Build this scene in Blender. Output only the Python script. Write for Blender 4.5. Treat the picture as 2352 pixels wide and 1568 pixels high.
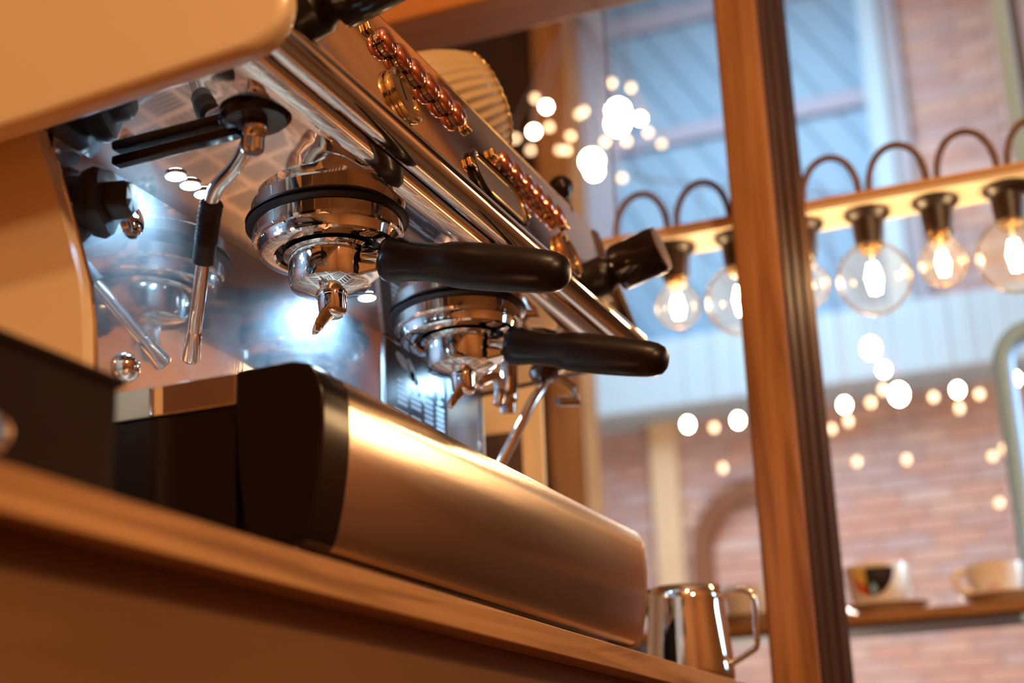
import bpy, bmesh, math, random
from mathutils import Vector, Matrix
random.seed(7)
for o in list(bpy.data.objects): bpy.data.objects.remove(o, do_unlink=True)
S = bpy.context.scene
COL = S.collection
H = 1.2085            # everything below is measured from the espresso group; the floor lies at -H
PI = math.pi

# ------------------------------------------------------------------ camera, world, lights, exposure
cam_d = bpy.data.cameras.new('camera'); cam = bpy.data.objects.new('camera', cam_d); COL.objects.link(cam)
S.camera = cam
AX = ((0.3842, 0.2720, 0.8823), (-0.9226, 0.1504, 0.3553), (-0.0361, -0.9505, 0.3087))   # world axes seen as right, down, forward
def _orth():
    a = [Vector(r) for r in AX]
    a[0].normalize(); a[2] = (a[2] - a[0]*a[0].dot(a[2])).normalized(); a[1] = a[2].cross(a[0])
    return a
_a = _orth()
M = Matrix.Identity(4)
for i in range(3):
    M[i][0] = _a[i][0]; M[i][1] = -_a[i][1]; M[i][2] = -_a[i][2]
M[0][3], M[1][3], M[2][3] = -0.9415, -0.5252, -0.4300
cam.matrix_world = M
cam_d.sensor_width = 36.0
cam_d.lens = 3500.0 * 36.0 / 2352.0
cam_d.clip_start = 0.02
cam_d.dof.use_dof = True
cam_d.dof.focus_distance = 1.14
cam_d.dof.aperture_fstop = 4.2
cam_d.dof.aperture_blades = 0

W = bpy.data.worlds.new('world'); S.world = W; W.use_nodes = True
bg = W.node_tree.nodes['Background']; bg.inputs[0].default_value = (0.30, 0.20, 0.14, 1); bg.inputs[1].default_value = 0.05

S.view_settings.view_transform = 'Standard'; S.view_settings.look = 'None'
S.view_settings.gamma = 1.0; S.view_settings.use_curve_mapping = False
S.view_settings.exposure = 0.35

def light(kind, name, loc, energy, color, size=0.1, size_y=None, target=None, spot=None, shape=None):
    d = bpy.data.lights.new(name, kind); d.energy = energy; d.color = color
    if kind == 'AREA':
        d.size = size
        if size_y: d.shape = 'RECTANGLE'; d.size_y = size_y
        if shape: d.shape = shape
    elif kind in ('POINT', 'SPOT'): d.shadow_soft_size = size
    if spot: d.spot_size = spot; d.spot_blend = 0.6
    o = bpy.data.objects.new(name, d); COL.objects.link(o); o.location = loc
    if target is not None:
        o.rotation_euler = (Vector(target) - Vector(loc)).to_track_quat('-Z', 'Y').to_euler()
    return o
WARM = (1.0, 0.60, 0.28); WARM2 = (1.0, 0.62, 0.32); COOL = (0.60, 0.80, 1.0)
light('POINT', 'pendant_light_near', (-2.0, -1.2, 2.9), 205, WARM, 0.10)
light('POINT', 'pendant_light_front', (-1.2, -1.6, 0.9), 76, WARM, 0.10)
cool_fill = light('AREA', 'cool_fill_light', (2.9, -3.38, 0.9), 62, (0.50, 0.76, 1.0), 1.6, 2.0, target=(2.7, 0, 0.5))  # unseen cool light added for blue on the pipes and in reflections
cool_fill.data.spread = math.radians(66)
sky = light('AREA', 'skylight_light', (4.35, 0.9, 3.75), 38, (0.68, 0.85, 1.0), 1.6, 2.2, target=(6.6, 1.0, 1.7))
sky.data.spread = math.radians(100)
light('POINT', 'wall_fill_light', (5.0, -2.7, 1.5), 50, WARM, 0.35)  # unseen warm fill added to light the wall the tray reflects
light('POINT', 'brick_fill_light', (4.7, 0.8, -0.40), 84, (1.0, 0.80, 0.68), 0.25)  # unseen fill below the view, added to brighten the lower brick

# ------------------------------------------------------------------ materials
MATS = {}
def mat(name, base, metallic=0.0, rough=0.5, vary=None, scale=8.0, stretch=(1, 1, 1), bump=0.0, bump_scale=60.0,
        rough_vary=0.0, coat=0.0, emit=None, strength=0.0, random_ramp=None, spec=0.5, detail=6.0):
    m = bpy.data.materials.new(name); m.use_nodes = True; MATS[name] = m
    nt = m.node_tree; N = nt.nodes; L = nt.links; p = N['Principled BSDF']
    p.inputs['Base Color'].default_value = (*base, 1); p.inputs['Metallic'].default_value = metallic
    p.inputs['Roughness'].default_value = rough; p.inputs['Coat Weight'].default_value = coat
    p.inputs['Specular IOR Level'].default_value = spec
    if coat: p.inputs['Coat Roughness'].default_value = 0.08
    tc = N.new('ShaderNodeTexCoord'); mp = N.new('ShaderNodeMapping'); mp.inputs['Scale'].default_value = stretch
    L.new(tc.outputs['Object'], mp.inputs['Vector'])
    nz = N.new('ShaderNodeTexNoise'); nz.inputs['Scale'].default_value = scale; nz.inputs['Detail'].default_value = detail
    L.new(mp.outputs[0], nz.inputs['Vector'])
    col = None
    if vary is not None:
        r = N.new('ShaderNodeValToRGB'); r.color_ramp.elements[0].position = 0.32; r.color_ramp.elements[1].position = 0.68
        r.color_ramp.elements[0].color = (*base, 1); r.color_ramp.elements[1].color = (*vary, 1)
        L.new(nz.outputs['Fac'], r.inputs[0]); col = r.outputs[0]
    if random_ramp:
        oi = N.new('ShaderNodeObjectInfo'); r2 = N.new('ShaderNodeValToRGB'); r2.color_ramp.interpolation = 'CONSTANT'
        els = r2.color_ramp.elements
        while len(els) < len(random_ramp): els.new(0.5)
        for k, c in enumerate(random_ramp): els[k].position = k/len(random_ramp); els[k].color = (*c, 1)
        L.new(oi.outputs['Random'], r2.inputs[0])
        if col is not None:
            mx = N.new('ShaderNodeMix'); mx.data_type = 'RGBA'; mx.blend_type = 'MIX'; mx.inputs[0].default_value = 0.3
            L.new(r2.outputs[0], mx.inputs[6]); L.new(col, mx.inputs[7]); col = mx.outputs[2]
        else: col = r2.outputs[0]
    if col is not None: L.new(col, p.inputs['Base Color'])
    if rough_vary:
        mr = N.new('ShaderNodeMapRange'); mr.inputs[3].default_value = max(0.0, rough-rough_vary); mr.inputs[4].default_value = rough+rough_vary
        mr.inputs[1].default_value = 0.3; mr.inputs[2].default_value = 0.7
        L.new(nz.outputs['Fac'], mr.inputs[0]); L.new(mr.outputs[0], p.inputs['Roughness'])
    if bump:
        nb = N.new('ShaderNodeTexNoise'); nb.inputs['Scale'].default_value = bump_scale; nb.inputs['Detail'].default_value = 4
        L.new(mp.outputs[0], nb.inputs['Vector'])
        b = N.new('ShaderNodeBump'); b.inputs['Strength'].default_value = bump; b.inputs['Distance'].default_value = 0.002
        L.new(nb.outputs['Fac'], b.inputs['Height']); L.new(b.outputs[0], p.inputs['Normal'])
    if emit:
        p.inputs['Emission Color'].default_value = (*emit, 1); p.inputs['Emission Strength'].default_value = strength
    return m
def wood(name, c1, c2, c3, axis='X', rough=0.45, scale=10.0, coat=0.0, bump=0.15, spec=0.35, spread=0.0):
    m = bpy.data.materials.new(name); m.use_nodes = True; MATS[name] = m
    nt = m.node_tree; N = nt.nodes; L = nt.links; p = N['Principled BSDF']; p.inputs['Roughness'].default_value = rough
    p.inputs['Coat Weight'].default_value = coat; p.inputs['Specular IOR Level'].default_value = spec
    tc = N.new('ShaderNodeTexCoord'); mp = N.new('ShaderNodeMapping')
    st = {'X': (0.06, 1, 1), 'Y': (1, 0.06, 1), 'Z': (1, 1, 0.06)}[axis]; mp.inputs['Scale'].default_value = st
    L.new(tc.outputs['Object'], mp.inputs[0])
    n1 = N.new('ShaderNodeTexNoise'); n1.inputs['Scale'].default_value = scale*6; n1.inputs['Detail'].default_value = 8; n1.inputs['Distortion'].default_value = 1.2
    L.new(mp.outputs[0], n1.inputs[0])
    n2 = N.new('ShaderNodeTexNoise'); n2.inputs['Scale'].default_value = scale*0.7; n2.inputs['Detail'].default_value = 3
    L.new(tc.outputs['Object'], n2.inputs[0])
    r = N.new('ShaderNodeValToRGB'); e = r.color_ramp.elements; e.new(0.5)
    for k, (pos, c) in enumerate(((0.3+spread, c1), (0.5, c2), (0.72-spread, c3))): e[k].position = pos; e[k].color = (*c, 1)
    L.new(n1.outputs['Fac'], r.inputs[0])
    mx = N.new('ShaderNodeMix'); mx.data_type = 'RGBA'; mx.blend_type = 'MULTIPLY'; mx.inputs[0].default_value = 0.35
    L.new(r.outputs[0], mx.inputs[6]); L.new(n2.outputs['Fac'], mx.inputs[7]); L.new(mx.outputs[2], p.inputs['Base Color'])
    b = N.new('ShaderNodeBump'); b.inputs['Strength'].default_value = bump; b.inputs['Distance'].default_value = 0.001
    L.new(n1.outputs['Fac'], b.inputs['Height']); L.new(b.outputs[0], p.inputs['Normal'])
    return m
mat('cream_paint', (0.80, 0.62, 0.40), rough=0.32, vary=(0.78, 0.60, 0.385), scale=3, coat=0.8)
mat('chrome', (0.80, 0.79, 0.78), 1.0, 0.045, rough_vary=0.03, scale=14)
mat('mirror_steel', (0.80, 0.74, 0.69), 1.0, 0.035, rough_vary=0.02, scale=7, bump=0.005, bump_scale=40)
mat('splash_steel', (0.76, 0.75, 0.75), 1.0, 0.055, rough_vary=0.03, scale=11, bump=0.02, bump_scale=90, stretch=(1, 1, 0.35))
mat('brushed_steel', (0.86, 0.70, 0.58), 1.0, 0.20, rough_vary=0.08, scale=9, bump=0.03, bump_scale=120, stretch=(0.12, 1, 1))
mat('grille_steel', (0.84, 0.54, 0.36), 0.75, 0.42, rough_vary=0.08, scale=12)
mat('satin_steel', (0.55, 0.54, 0.54), 1.0, 0.30, rough_vary=0.08, scale=12)
mat('copper', (0.90, 0.42, 0.30), 1.0, 0.14, rough_vary=0.06, scale=20)
mat('brass', (0.78, 0.54, 0.24), 1.0, 0.14, rough_vary=0.06, scale=16)
mat('black_plastic', (0.007, 0.0035, 0.0035), rough=0.32, rough_vary=0.05, scale=18, spec=0.3)
mat('black_gloss', (0.009, 0.005, 0.005), rough=0.17, rough_vary=0.05, scale=6, spec=0.28)
mat('black_satin', (0.014, 0.011, 0.012), rough=0.36, rough_vary=0.1, scale=12, spec=0.35)
mat('dark_steel', (0.10, 0.07, 0.06), 1.0, 0.28, rough_vary=0.1, scale=6)
mat('rubber', (0.02, 0.02, 0.024), rough=0.5, rough_vary=0.1, scale=30)
mat('dial_face', (0.075, 0.05, 0.025), rough=0.35, vary=(0.10, 0.068, 0.035), scale=30, coat=0.1)
mat('display_glass', (0.30, 0.27, 0.27), 0.6, 0.08, rough_vary=0.04, scale=12, coat=1.0)
mat('label_black', (0.012, 0.012, 0.016), rough=0.3, rough_vary=0.1, scale=20)
mat('label_print', (0.62, 0.72, 0.80), rough=0.4, vary=(0.55, 0.66, 0.75), scale=60)
mat('led', (0.8, 0.9, 1.0), rough=0.4, vary=(0.78, 0.9, 1), emit=(0.72, 0.92, 1.0), strength=38.0)
wood('oak_worktop', (0.34, 0.16, 0.06), (0.56, 0.29, 0.115), (0.66, 0.36, 0.155), 'X', 0.5, 7.0, bump=0.8, spread=0.10)
wood('plywood', (0.23, 0.11, 0.038), (0.265, 0.128, 0.046), (0.285, 0.14, 0.053), 'X', 0.55, 4.0, bump=0.05)
wood('post_wood', (0.22, 0.08, 0.020), (0.38, 0.16, 0.048), (0.54, 0.25, 0.085), 'Z', 0.5, 7.0)
wood('shaded_post_wood', (0.045, 0.017, 0.006), (0.075, 0.028, 0.010), (0.11, 0.042, 0.015), 'Z', 0.7, 7.0, spec=0.08)  # post wood darkened: shade of the unlit side put into the colour
wood('beam_wood', (0.56, 0.21, 0.055), (0.66, 0.26, 0.075), (0.74, 0.32, 0.105), 'Y', 0.42, 6.0, coat=0.2)
wood('dark_wood', (0.030, 0.014, 0.010), (0.05, 0.024, 0.017), (0.075, 0.034, 0.022), 'Z', 0.45, 8.0)
wood('shelf_wood', (0.24, 0.10, 0.028), (0.33, 0.15, 0.045), (0.42, 0.20, 0.07), 'Y', 0.5, 7.0)
wood('slat_wood', (0.30, 0.12, 0.03), (0.42, 0.18, 0.05), (0.55, 0.26, 0.08), 'Z', 0.5, 7.0)
wood('floor_wood', (0.10, 0.05, 0.022), (0.16, 0.08, 0.035), (0.20, 0.105, 0.05), 'X', 0.45, 3.0)
wood('arch_wood', (0.24, 0.10, 0.05), (0.30, 0.135, 0.07), (0.36, 0.17, 0.09), 'Z', 0.5, 3.0)
mat('brick', (0.50, 0.32, 0.28), rough=0.85, vary=(0.58, 0.42, 0.38), scale=9, bump=0.6, bump_scale=40,
    random_ramp=[(0.66, 0.43, 0.37), (0.62, 0.49, 0.49), (0.70, 0.52, 0.45), (0.57, 0.49, 0.53), (0.72, 0.60, 0.57), (0.63, 0.40, 0.34), (0.55, 0.41, 0.42)])
mat('mortar', (0.66, 0.57, 0.56), rough=0.9, vary=(0.58, 0.49, 0.49), scale=14, bump=0.5, bump_scale=50)
mat('warm_plaster', (0.34, 0.17, 0.08), rough=0.8, vary=(0.28, 0.13, 0.06), scale=2.0, bump=0.2, bump_scale=30)
mat('ceiling_plaster', (0.42, 0.36, 0.33), rough=0.85, vary=(0.36, 0.31, 0.29), scale=2.0, bump=0.2, bump_scale=30)
mat('blue_paint', (0.24, 0.42, 0.60), rough=0.6, vary=(0.21, 0.38, 0.55), scale=3, bump=0.1, bump_scale=20,
    random_ramp=[(0.235, 0.41, 0.585), (0.25, 0.43, 0.61), (0.22, 0.39, 0.56), (0.26, 0.45, 0.62)])
mat('blue_groove', (0.15, 0.26, 0.40), rough=0.8, vary=(0.13, 0.24, 0.37), scale=3)
mat('pale_blue_paint', (0.50, 0.70, 0.84), rough=0.6, vary=(0.46, 0.66, 0.81), scale=1.5)
mat('grey_paint', (0.40, 0.43, 0.50), rough=0.6, vary=(0.33, 0.35, 0.43), scale=2.5)
mat('mauve_paint', (0.36, 0.38, 0.50), rough=0.6, vary=(0.33, 0.36, 0.48), scale=3)
mat('beige_paint', (0.78, 0.62, 0.42), rough=0.6, vary=(0.72, 0.56, 0.37), scale=4)
mat('plank_white', (0.82, 0.70, 0.52), rough=0.5, vary=(0.78, 0.65, 0.47), scale=7, stretch=(1, 0.1, 1))
mat('plank_edge', (0.62, 0.36, 0.16), rough=0.5, vary=(0.55, 0.31, 0.13), scale=7, stretch=(1, 0.1, 1))
mat('bakelite', (0.022, 0.010, 0.006), rough=0.42, rough_vary=0.06, scale=9)
mat('cable', (0.20, 0.12, 0.095), rough=0.7, vary=(0.15, 0.09, 0.07), scale=60)
mat('bulb_cap', (0.75, 0.50, 0.22), 1.0, 0.25, rough_vary=0.08, scale=20)
mat('filament', (1, 0.8, 0.5), rough=0.5, vary=(1, 0.78, 0.48), emit=(1.0, 0.74, 0.42), strength=70.0)
mat('small_glow', (1, 0.85, 0.6), rough=0.5, vary=(1, 0.83, 0.58), emit=(1.0, 0.80, 0.52), strength=42.0)
mat('small_dim', (1, 0.7, 0.45), rough=0.5, vary=(1, 0.68, 0.43), emit=(1.0, 0.62, 0.34), strength=2.2)
mat('porcelain', (0.80, 0.70, 0.58), rough=0.2, vary=(0.78, 0.68, 0.56), scale=5, coat=0.6)
mat('print_red', (0.55, 0.07, 0.02), rough=0.3, vary=(0.48, 0.05, 0.02), scale=20)
mat('print_yellow', (0.62, 0.42, 0.10), rough=0.3, vary=(0.57, 0.37, 0.08), scale=20)
mat('print_black', (0.012, 0.009, 0.010), rough=0.25, vary=(0.02, 0.012, 0.014), scale=20)
mat('print_blue', (0.28, 0.47, 0.66), rough=0.3, vary=(0.24, 0.42, 0.60), scale=40)
mat('pale_pipe', (0.34, 0.63, 1.0), rough=0.4, vary=(0.32, 0.60, 0.97), scale=5)
mat('navy_paint', (0.05, 0.07, 0.13), rough=0.4, vary=(0.04, 0.055, 0.10), scale=5)
mat('fluted_cream', (0.46, 0.32, 0.15), rough=0.45, vary=(0.43, 0.295, 0.135), scale=9, coat=0.2)
mat('poster_cream', (0.85, 0.70, 0.48), rough=0.7, vary=(0.82, 0.66, 0.44), scale=9)
mat('poster_dark', (0.05, 0.035, 0.045), rough=0.6, vary=(0.16, 0.09, 0.08), scale=24)
mat('wool', (0.014, 0.006, 0.006), rough=0.55, rough_vary=0.1, scale=9, spec=0.15)
def bulb_glass():
    m = bpy.data.materials.new('bulb_glass'); m.use_nodes = True; MATS['bulb_glass'] = m
    nt = m.node_tree; N = nt.nodes; L = nt.links
    for n in list(N): N.remove(n)
    out = N.new('ShaderNodeOutputMaterial'); mix = N.new('ShaderNodeMixShader'); tr = N.new('ShaderNodeBsdfTransparent')
    gl = N.new('ShaderNodeBsdfGlossy'); gl.inputs['Roughness'].default_value = 0.03; gl.inputs['Color'].default_value = (1, 0.93, 0.84, 1)
    tr.inputs['Color'].default_value = (0.99, 0.94, 0.87, 1)
    lw = N.new('ShaderNodeLayerWeight'); lw.inputs['Blend'].default_value = 0.10
    nz = N.new('ShaderNodeTexNoise'); nz.inputs['Scale'].default_value = 5
    mr = N.new('ShaderNodeMath'); mr.operation = 'MULTIPLY_ADD'; mr.inputs[1].default_value = 0.04
    ml = N.new('ShaderNodeMath'); ml.operation = 'MULTIPLY'; ml.inputs[1].default_value = 0.6
    L.new(lw.outputs['Fresnel'], ml.inputs[0])
    tl = N.new('ShaderNodeBsdfTranslucent'); tl.inputs['Color'].default_value = (1, 0.86, 0.70, 1); m2 = N.new('ShaderNodeMixShader'); m2.inputs[0].default_value = 0.018
    L.new(tr.outputs[0], m2.inputs[1]); L.new(tl.outputs[0], m2.inputs[2])
    L.new(nz.outputs['Fac'], mr.inputs[0]); L.new(ml.outputs[0], mr.inputs[2])
    L.new(mr.outputs[0], mix.inputs[0]); L.new(m2.outputs[0], mix.inputs[1]); L.new(gl.outputs[0], mix.inputs[2]); L.new(mix.outputs[0], out.inputs[0])
bulb_glass()
def hazy(m, rough, fac):              # polished metal with a second, wide lobe from fine scratches
    nt = m.node_tree; N = nt.nodes; L = nt.links; p = N['Principled BSDF']; out = N['Material Output']
    g = N.new('ShaderNodeBsdfAnisotropic'); g.inputs['Color'].default_value = p.inputs['Base Color'].default_value
    g.inputs['Roughness'].default_value = rough
    mx = N.new('ShaderNodeMixShader'); nz = N.new('ShaderNodeTexNoise'); nz.inputs['Scale'].default_value = 24; nz.inputs['Detail'].default_value = 8
    tc = N.new('ShaderNodeTexCoord'); L.new(tc.outputs['Object'], nz.inputs['Vector'])
    ma = N.new('ShaderNodeMath'); ma.operation = 'MULTIPLY'; ma.inputs[1].default_value = 2*fac
    L.new(nz.outputs['Fac'], ma.inputs[0]); L.new(ma.outputs[0], mx.inputs[0])
    L.new(p.outputs[0], mx.inputs[1]); L.new(g.outputs[0], mx.inputs[2]); L.new(mx.outputs[0], out.inputs['Surface'])
hazy(MATS['splash_steel'], 0.60, 0.20); hazy(MATS['mirror_steel'], 0.40, 0.03)

# ------------------------------------------------------------------ mesh builder
def V(*a): return Vector(a)
def world_origin(o):
    p = Vector((0, 0, 0))
    while o is not None: p = p + o.location; o = o.parent
    return p
class MB:
    def __init__(s): s.v = []; s.f = []
    def add(s, vs, fs):
        b = len(s.v); s.v += [Vector(x) for x in vs]; s.f += [[b+i for i in f] for f in fs]; return s
    def box(s, x0, x1, y0, y1, z0, z1):
        return s.add([(x0,y0,z0),(x1,y0,z0),(x1,y1,z0),(x0,y1,z0),(x0,y0,z1),(x1,y0,z1),(x1,y1,z1),(x0,y1,z1)],
                     [(0,3,2,1),(4,5,6,7),(0,1,5,4),(1,2,6,5),(2,3,7,6),(3,0,4,7)])
    def obox(s, o, a, b, c):            # oriented box: corner o, edge vectors a b c
        o, a, b, c = Vector(o), Vector(a), Vector(b), Vector(c)
        if a.cross(b).dot(c) < 0: a, b = b, a
        return s.add([o, o+a, o+a+b, o+b, o+c, o+a+c, o+a+b+c, o+b+c],
                     [(0,3,2,1),(4,5,6,7),(0,1,5,4),(1,2,6,5),(2,3,7,6),(3,0,4,7)])
    def prism(s, poly, x0, x1):         # polygon in (y, z) extruded along x
        n = len(poly); vs = [(x0, p[0], p[1]) for p in poly] + [(x1, p[0], p[1]) for p in poly]
        fs = [list(range(n)), list(range(2*n-1, n-1, -1))] + [(i, i+n, (i+1) % n+n, (i+1) % n) for i in range(n)]
        return s.add(vs, fs)
    def lathe(s, prof, o=(0,0,0), axis=(0,0,1), n=48, flute=None):
        o = Vector(o); ax = Vector(axis).normalized(); t = Vector((1,0,0)) if abs(ax.x) < 0.9 else Vector((0,1,0))
        e1 = (t - ax*t.dot(ax)).normalized(); e2 = ax.cross(e1)
        vs = []; fs = []
        for r, h in prof:
            for k in range(n):
                a = 2*PI*k/n; rr = r*(flute(a) if flute else 1)
                vs.append(o + ax*h + (e1*math.cos(a)+e2*math.sin(a))*rr)
        for i in range(len(prof)-1):
            for k in range(n): fs.append((i*n+k, i*n+(k+1) % n, (i+1)*n+(k+1) % n, (i+1)*n+k))
        if prof[0][0] > 1e-6: fs.append(list(range(n-1, -1, -1)))
        if prof[-1][0] > 1e-6: fs.append([(len(prof)-1)*n+k for k in range(n)])
        return s.add(vs, fs)
    def tube(s, pts, rad, n=16, arc=None, up=None, cap=True):
        pts = [Vector(p) for p in pts]; m = len(pts)
        if not hasattr(rad, '__len__'): rad = [rad]*m
        vs = []; fs = []; prev = None
        cnt = n if arc is None else n+1
        for i, p in enumerate(pts):
            d = (pts[min(i+1, m-1)] - pts[max(i-1, 0)]).normalized()
            if prev is None:
                t = Vector(up) if up is not None else (Vector((0,0,1)) if abs(d.z) < 0.9 else Vector((1,0,0)))
            else: t = prev
            e1 = (t - d*t.dot(d)).normalized(); prev = e1; e2 = d.cross(e1)
            for k in range(cnt):
                a = 2*PI*k/n if arc is None else arc[0]+(arc[1]-arc[0])*k/n
                vs.append(p + (e1*math.cos(a)+e2*math.sin(a))*rad[i])
        for i in range(m-1):
            for k in range(n):
                k2 = (k+1) % cnt
                fs.append((i*cnt+k, i*cnt+k2, (i+1)*cnt+k2, (i+1)*cnt+k))
        if arc is None and cap:
            fs.append(list(range(n-1, -1, -1))); fs.append([(m-1)*n+k for k in range(n)])
        return s.add(vs, fs)
    def sphere(s, c, r, n=20, sz=1.0):
        return s.lathe([(r*math.sin(PI*i/12), -r*sz*math.cos(PI*i/12)) for i in range(13)], c, (0,0,1), n)
    def build(s, name, m, parent=None, bevel=0.0, smooth=35, seg=2, origin=None, solid=0.0):
        P = world_origin(parent) if parent is not None else Vector(origin if origin is not None else (0,0,0))
        me = bpy.data.meshes.new(name); me.from_pydata([v-P for v in s.v], [], s.f)
        bm = bmesh.new(); bm.from_mesh(me); bmesh.ops.remove_doubles(bm, verts=bm.verts, dist=1e-6)
        bmesh.ops.recalc_face_normals(bm, faces=bm.faces); bm.to_mesh(me); bm.free()
        me.materials.append(MATS[m])
        if smooth:
            for p in me.polygons: p.use_smooth = True
            me.set_sharp_from_angle(angle=math.radians(smooth))
        o = bpy.data.objects.new(name, me); COL.objects.link(o)
        if parent is not None: o.parent = parent
        else: o.location = P
        if solid:
            k = o.modifiers.new('thickness', 'SOLIDIFY'); k.thickness = solid; k.offset = 0
        if bevel:
            b = o.modifiers.new('bevel', 'BEVEL'); b.width = bevel; b.segments = seg; b.limit_method = 'ANGLE'; b.angle_limit = math.radians(40)
            b.harden_normals = True
        return o
def tag(o, label=None, cat=None, group=None, kind=None):
    if label: o['label'] = label
    if cat: o['category'] = cat
    if group: o['group'] = group
    if kind: o['kind'] = kind
    return o
def thing(name, loc, label, cat, group=None):
    o = bpy.data.objects.new(name, None); COL.objects.link(o); o.location = loc; o.empty_display_size = 0.05
    return tag(o, label, cat, group)
def copy_tree(o, delta=(0,0,0), parent=None):
    c = o.copy(); COL.objects.link(c); c.parent = parent
    if parent is None: c.location = o.location + Vector(delta)
    for ch in [x for x in bpy.data.objects if x.parent == o]: copy_tree(ch, (0,0,0), c)
    return c

# ------------------------------------------------------------------ the setting
FZ = -H; CT = -0.2885
tag(MB().box(-3.2, 7.2, -3.6, 3.6, FZ-0.08, FZ).build('floor', 'floor_wood'), kind='structure')
tag(MB().box(-3.2, 7.2, -3.6, 3.6, 4.7, 4.78).build('ceiling', 'ceiling_plaster'), kind='structure')
tag(MB().box(-3.2, -3.1, -3.6, 3.6, FZ, 4.7).build('wall_left', 'warm_plaster'), kind='structure')
tag(MB().box(-3.1, 6.78, 3.5, 3.6, FZ, 4.7).build('wall_rear', 'warm_plaster'), kind='structure')
wf = tag(MB().box(-3.1, 6.78, -3.6, -3.5, FZ, 4.7).build('wall_front', 'warm_plaster'), kind='structure')
sl = MB().box(0, 0.07, 0, 0.04, 0, 2.4).build('slat', 'slat_wood', wf, bevel=0.004); sl.location = (-2.9, -3.5, FZ+0.1)
for k in range(1, 34):
    if 1.85 < -2.9+k*0.14 < 3.9: continue
    c = sl.copy(); COL.objects.link(c); c.parent = wf; c.location = (-2.9+k*0.14, -3.5, FZ+0.1)

w2_ = bpy.data.objects.new('added_window', None); COL.objects.link(w2_); w2_.location = (2.9, -3.46, -0.2); tag(w2_, kind='structure')  # unseen window frame added around the cool fill light
for x0_, x1_, z0_, z1_ in ((1.95, 2.06, -0.25, 2.05), (3.74, 3.85, -0.25, 2.05), (1.95, 3.85, -0.36, -0.25), (1.95, 3.85, 2.05, 2.16)):
    MB().box(x0_, x1_, -3.5, -3.42, z0_, z1_).build('frame', 'dark_wood', w2_, bevel=0.006)
MB().box(2.06, 3.74, -3.5, -3.47, -0.25, 2.05).build('pane', 'display_glass', w2_)

# far brick wall, seen out of focus between the posts
WX = 6.68
wb = tag(MB().box(WX, WX+0.1, -3.5, 3.5, FZ, 4.7).build('wall_back', 'mortar'), kind='structure')
bl, bh, bd = 0.235, 0.062, 0.03
brick_me = MB().box(0, bd, 0, bl, 0, bh).build('brick', 'brick', wb, bevel=0.004, seg=1)
n_brick = 0
def put_brick(y, z):
    global n_brick
    if n_brick == 0: b = brick_me
    else: b = brick_me.copy(); COL.objects.link(b); b.parent = wb
    b.location = (WX-0.016-random.random()*0.006, y, z); n_brick += 1
row = 0; z = 0.10
while z < 1.60:
    y = -0.12 + (0.122 if row % 2 else 0)
    while y < 2.40: put_brick(y, z); y += bl+0.010
    row += 1; z += bh+0.012
z = 2.0; row = 0
while z < 4.25:                      # brick pier on the right of the blue wall
    for y in ((-0.30, -0.055) if row % 2 else (-0.20, 0.02)): put_brick(y-0.0, z)
    row += 1; z += bh+0.012
z = 2.0
while z < 3.95: put_brick(2.03, z); z += bh+0.012

tag(MB().box(WX-0.34, WX, -1.2, 3.4, 1.625, 2.0).build('trim_1', 'pale_blue_paint', bevel=0.02), kind='structure')
# blue boarded upper wall: diagonal boards clipped to the bay between pier and pilaster
bw = tag(MB().box(WX-0.05, WX-0.02, 0.33, 2.0, 2.0, 4.7).build('wall_upper', 'blue_groove'), kind='structure')
def clip(poly, a, b, c):            # keep a*y+b*z <= c
    out = []
    for i in range(len(poly)):
        p, q = poly[i], poly[(i+1) % len(poly)]
        dp, dq = a*p[0]+b*p[1]-c, a*q[0]+b*q[1]-c
        if dp <= 0: out.append(p)
        if dp*dq < 0:
            t = dp/(dp-dq); out.append((p[0]+(q[0]-p[0])*t, p[1]+(q[1]-p[1])*t))
    return out
k = -20
while k < 30:
    # boards run down towards smaller y (right in the picture)
    c0 = 0.20*k; rect = [(0.34, 2.0), (1.98, 2.0), (1.98, 4.5), (0.34, 4.5)]
    pl = clip(clip(rect, -1.0, 0.62, -(0.0)+c0+0.188), 1.0, -0.62, -c0)
    if len(pl) >= 3: MB().prism(pl, WX-0.075, WX-0.045).build('board', 'blue_paint', bw, smooth=0)
    k += 1
for zz, hh in ((3.20, 0.10), (3.93, 0.12)):
    MB().box(WX-0.11, WX-0.06, 0.36, 1.84, zz, zz+hh).build('rail', 'mauve_paint', bw, bevel=0.006)
tag(MB().box(WX-0.14, WX-0.0, 0.31, 0.42, 2.0, 4.7).build('trim_2', 'pale_blue_paint', bevel=0.008), kind='structure')
tag(MB().box(WX-0.10, WX-0.0, 0.22, 0.31, 2.0, 4.7).build('trim_3', 'grey_paint', bevel=0.006), kind='structure')
tag(MB().box(WX-0.14, WX-0.0, 1.83, 2.01, 2.0, 4.7).build('trim_4', 'grey_paint', bevel=0.008), kind='structure')
tag(MB().box(WX-0.12, WX-0.02, 1.60, 1.745, FZ, 1.625).build('trim_5', 'beige_paint', bevel=0.01), kind='structure')
# arched wooden frame on the brick
ar = MB(); pts = []
N_ = 28; cy_, cz_, r0, r1 = 1.20, 0.905, 0.26, 0.36
ring = [(cy_+r1*math.cos(PI*i/N_), cz_+r1*math.sin(PI*i/N_)) for i in range(N_+1)]
ring2 = [(cy_+r0*math.cos(PI*i/N_), cz_+r0*math.sin(PI*i/N_)) for i in range(N_, -1, -1)]
ar.prism([(cy_+r1, FZ)] + ring + [(cy_-r1, FZ), (cy_-r0, FZ)] + ring2 + [(cy_+r0, FZ)], WX-0.09, WX-0.018)
tag(ar.build('door_1', 'arch_wood', smooth=20), kind='structure')

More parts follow.
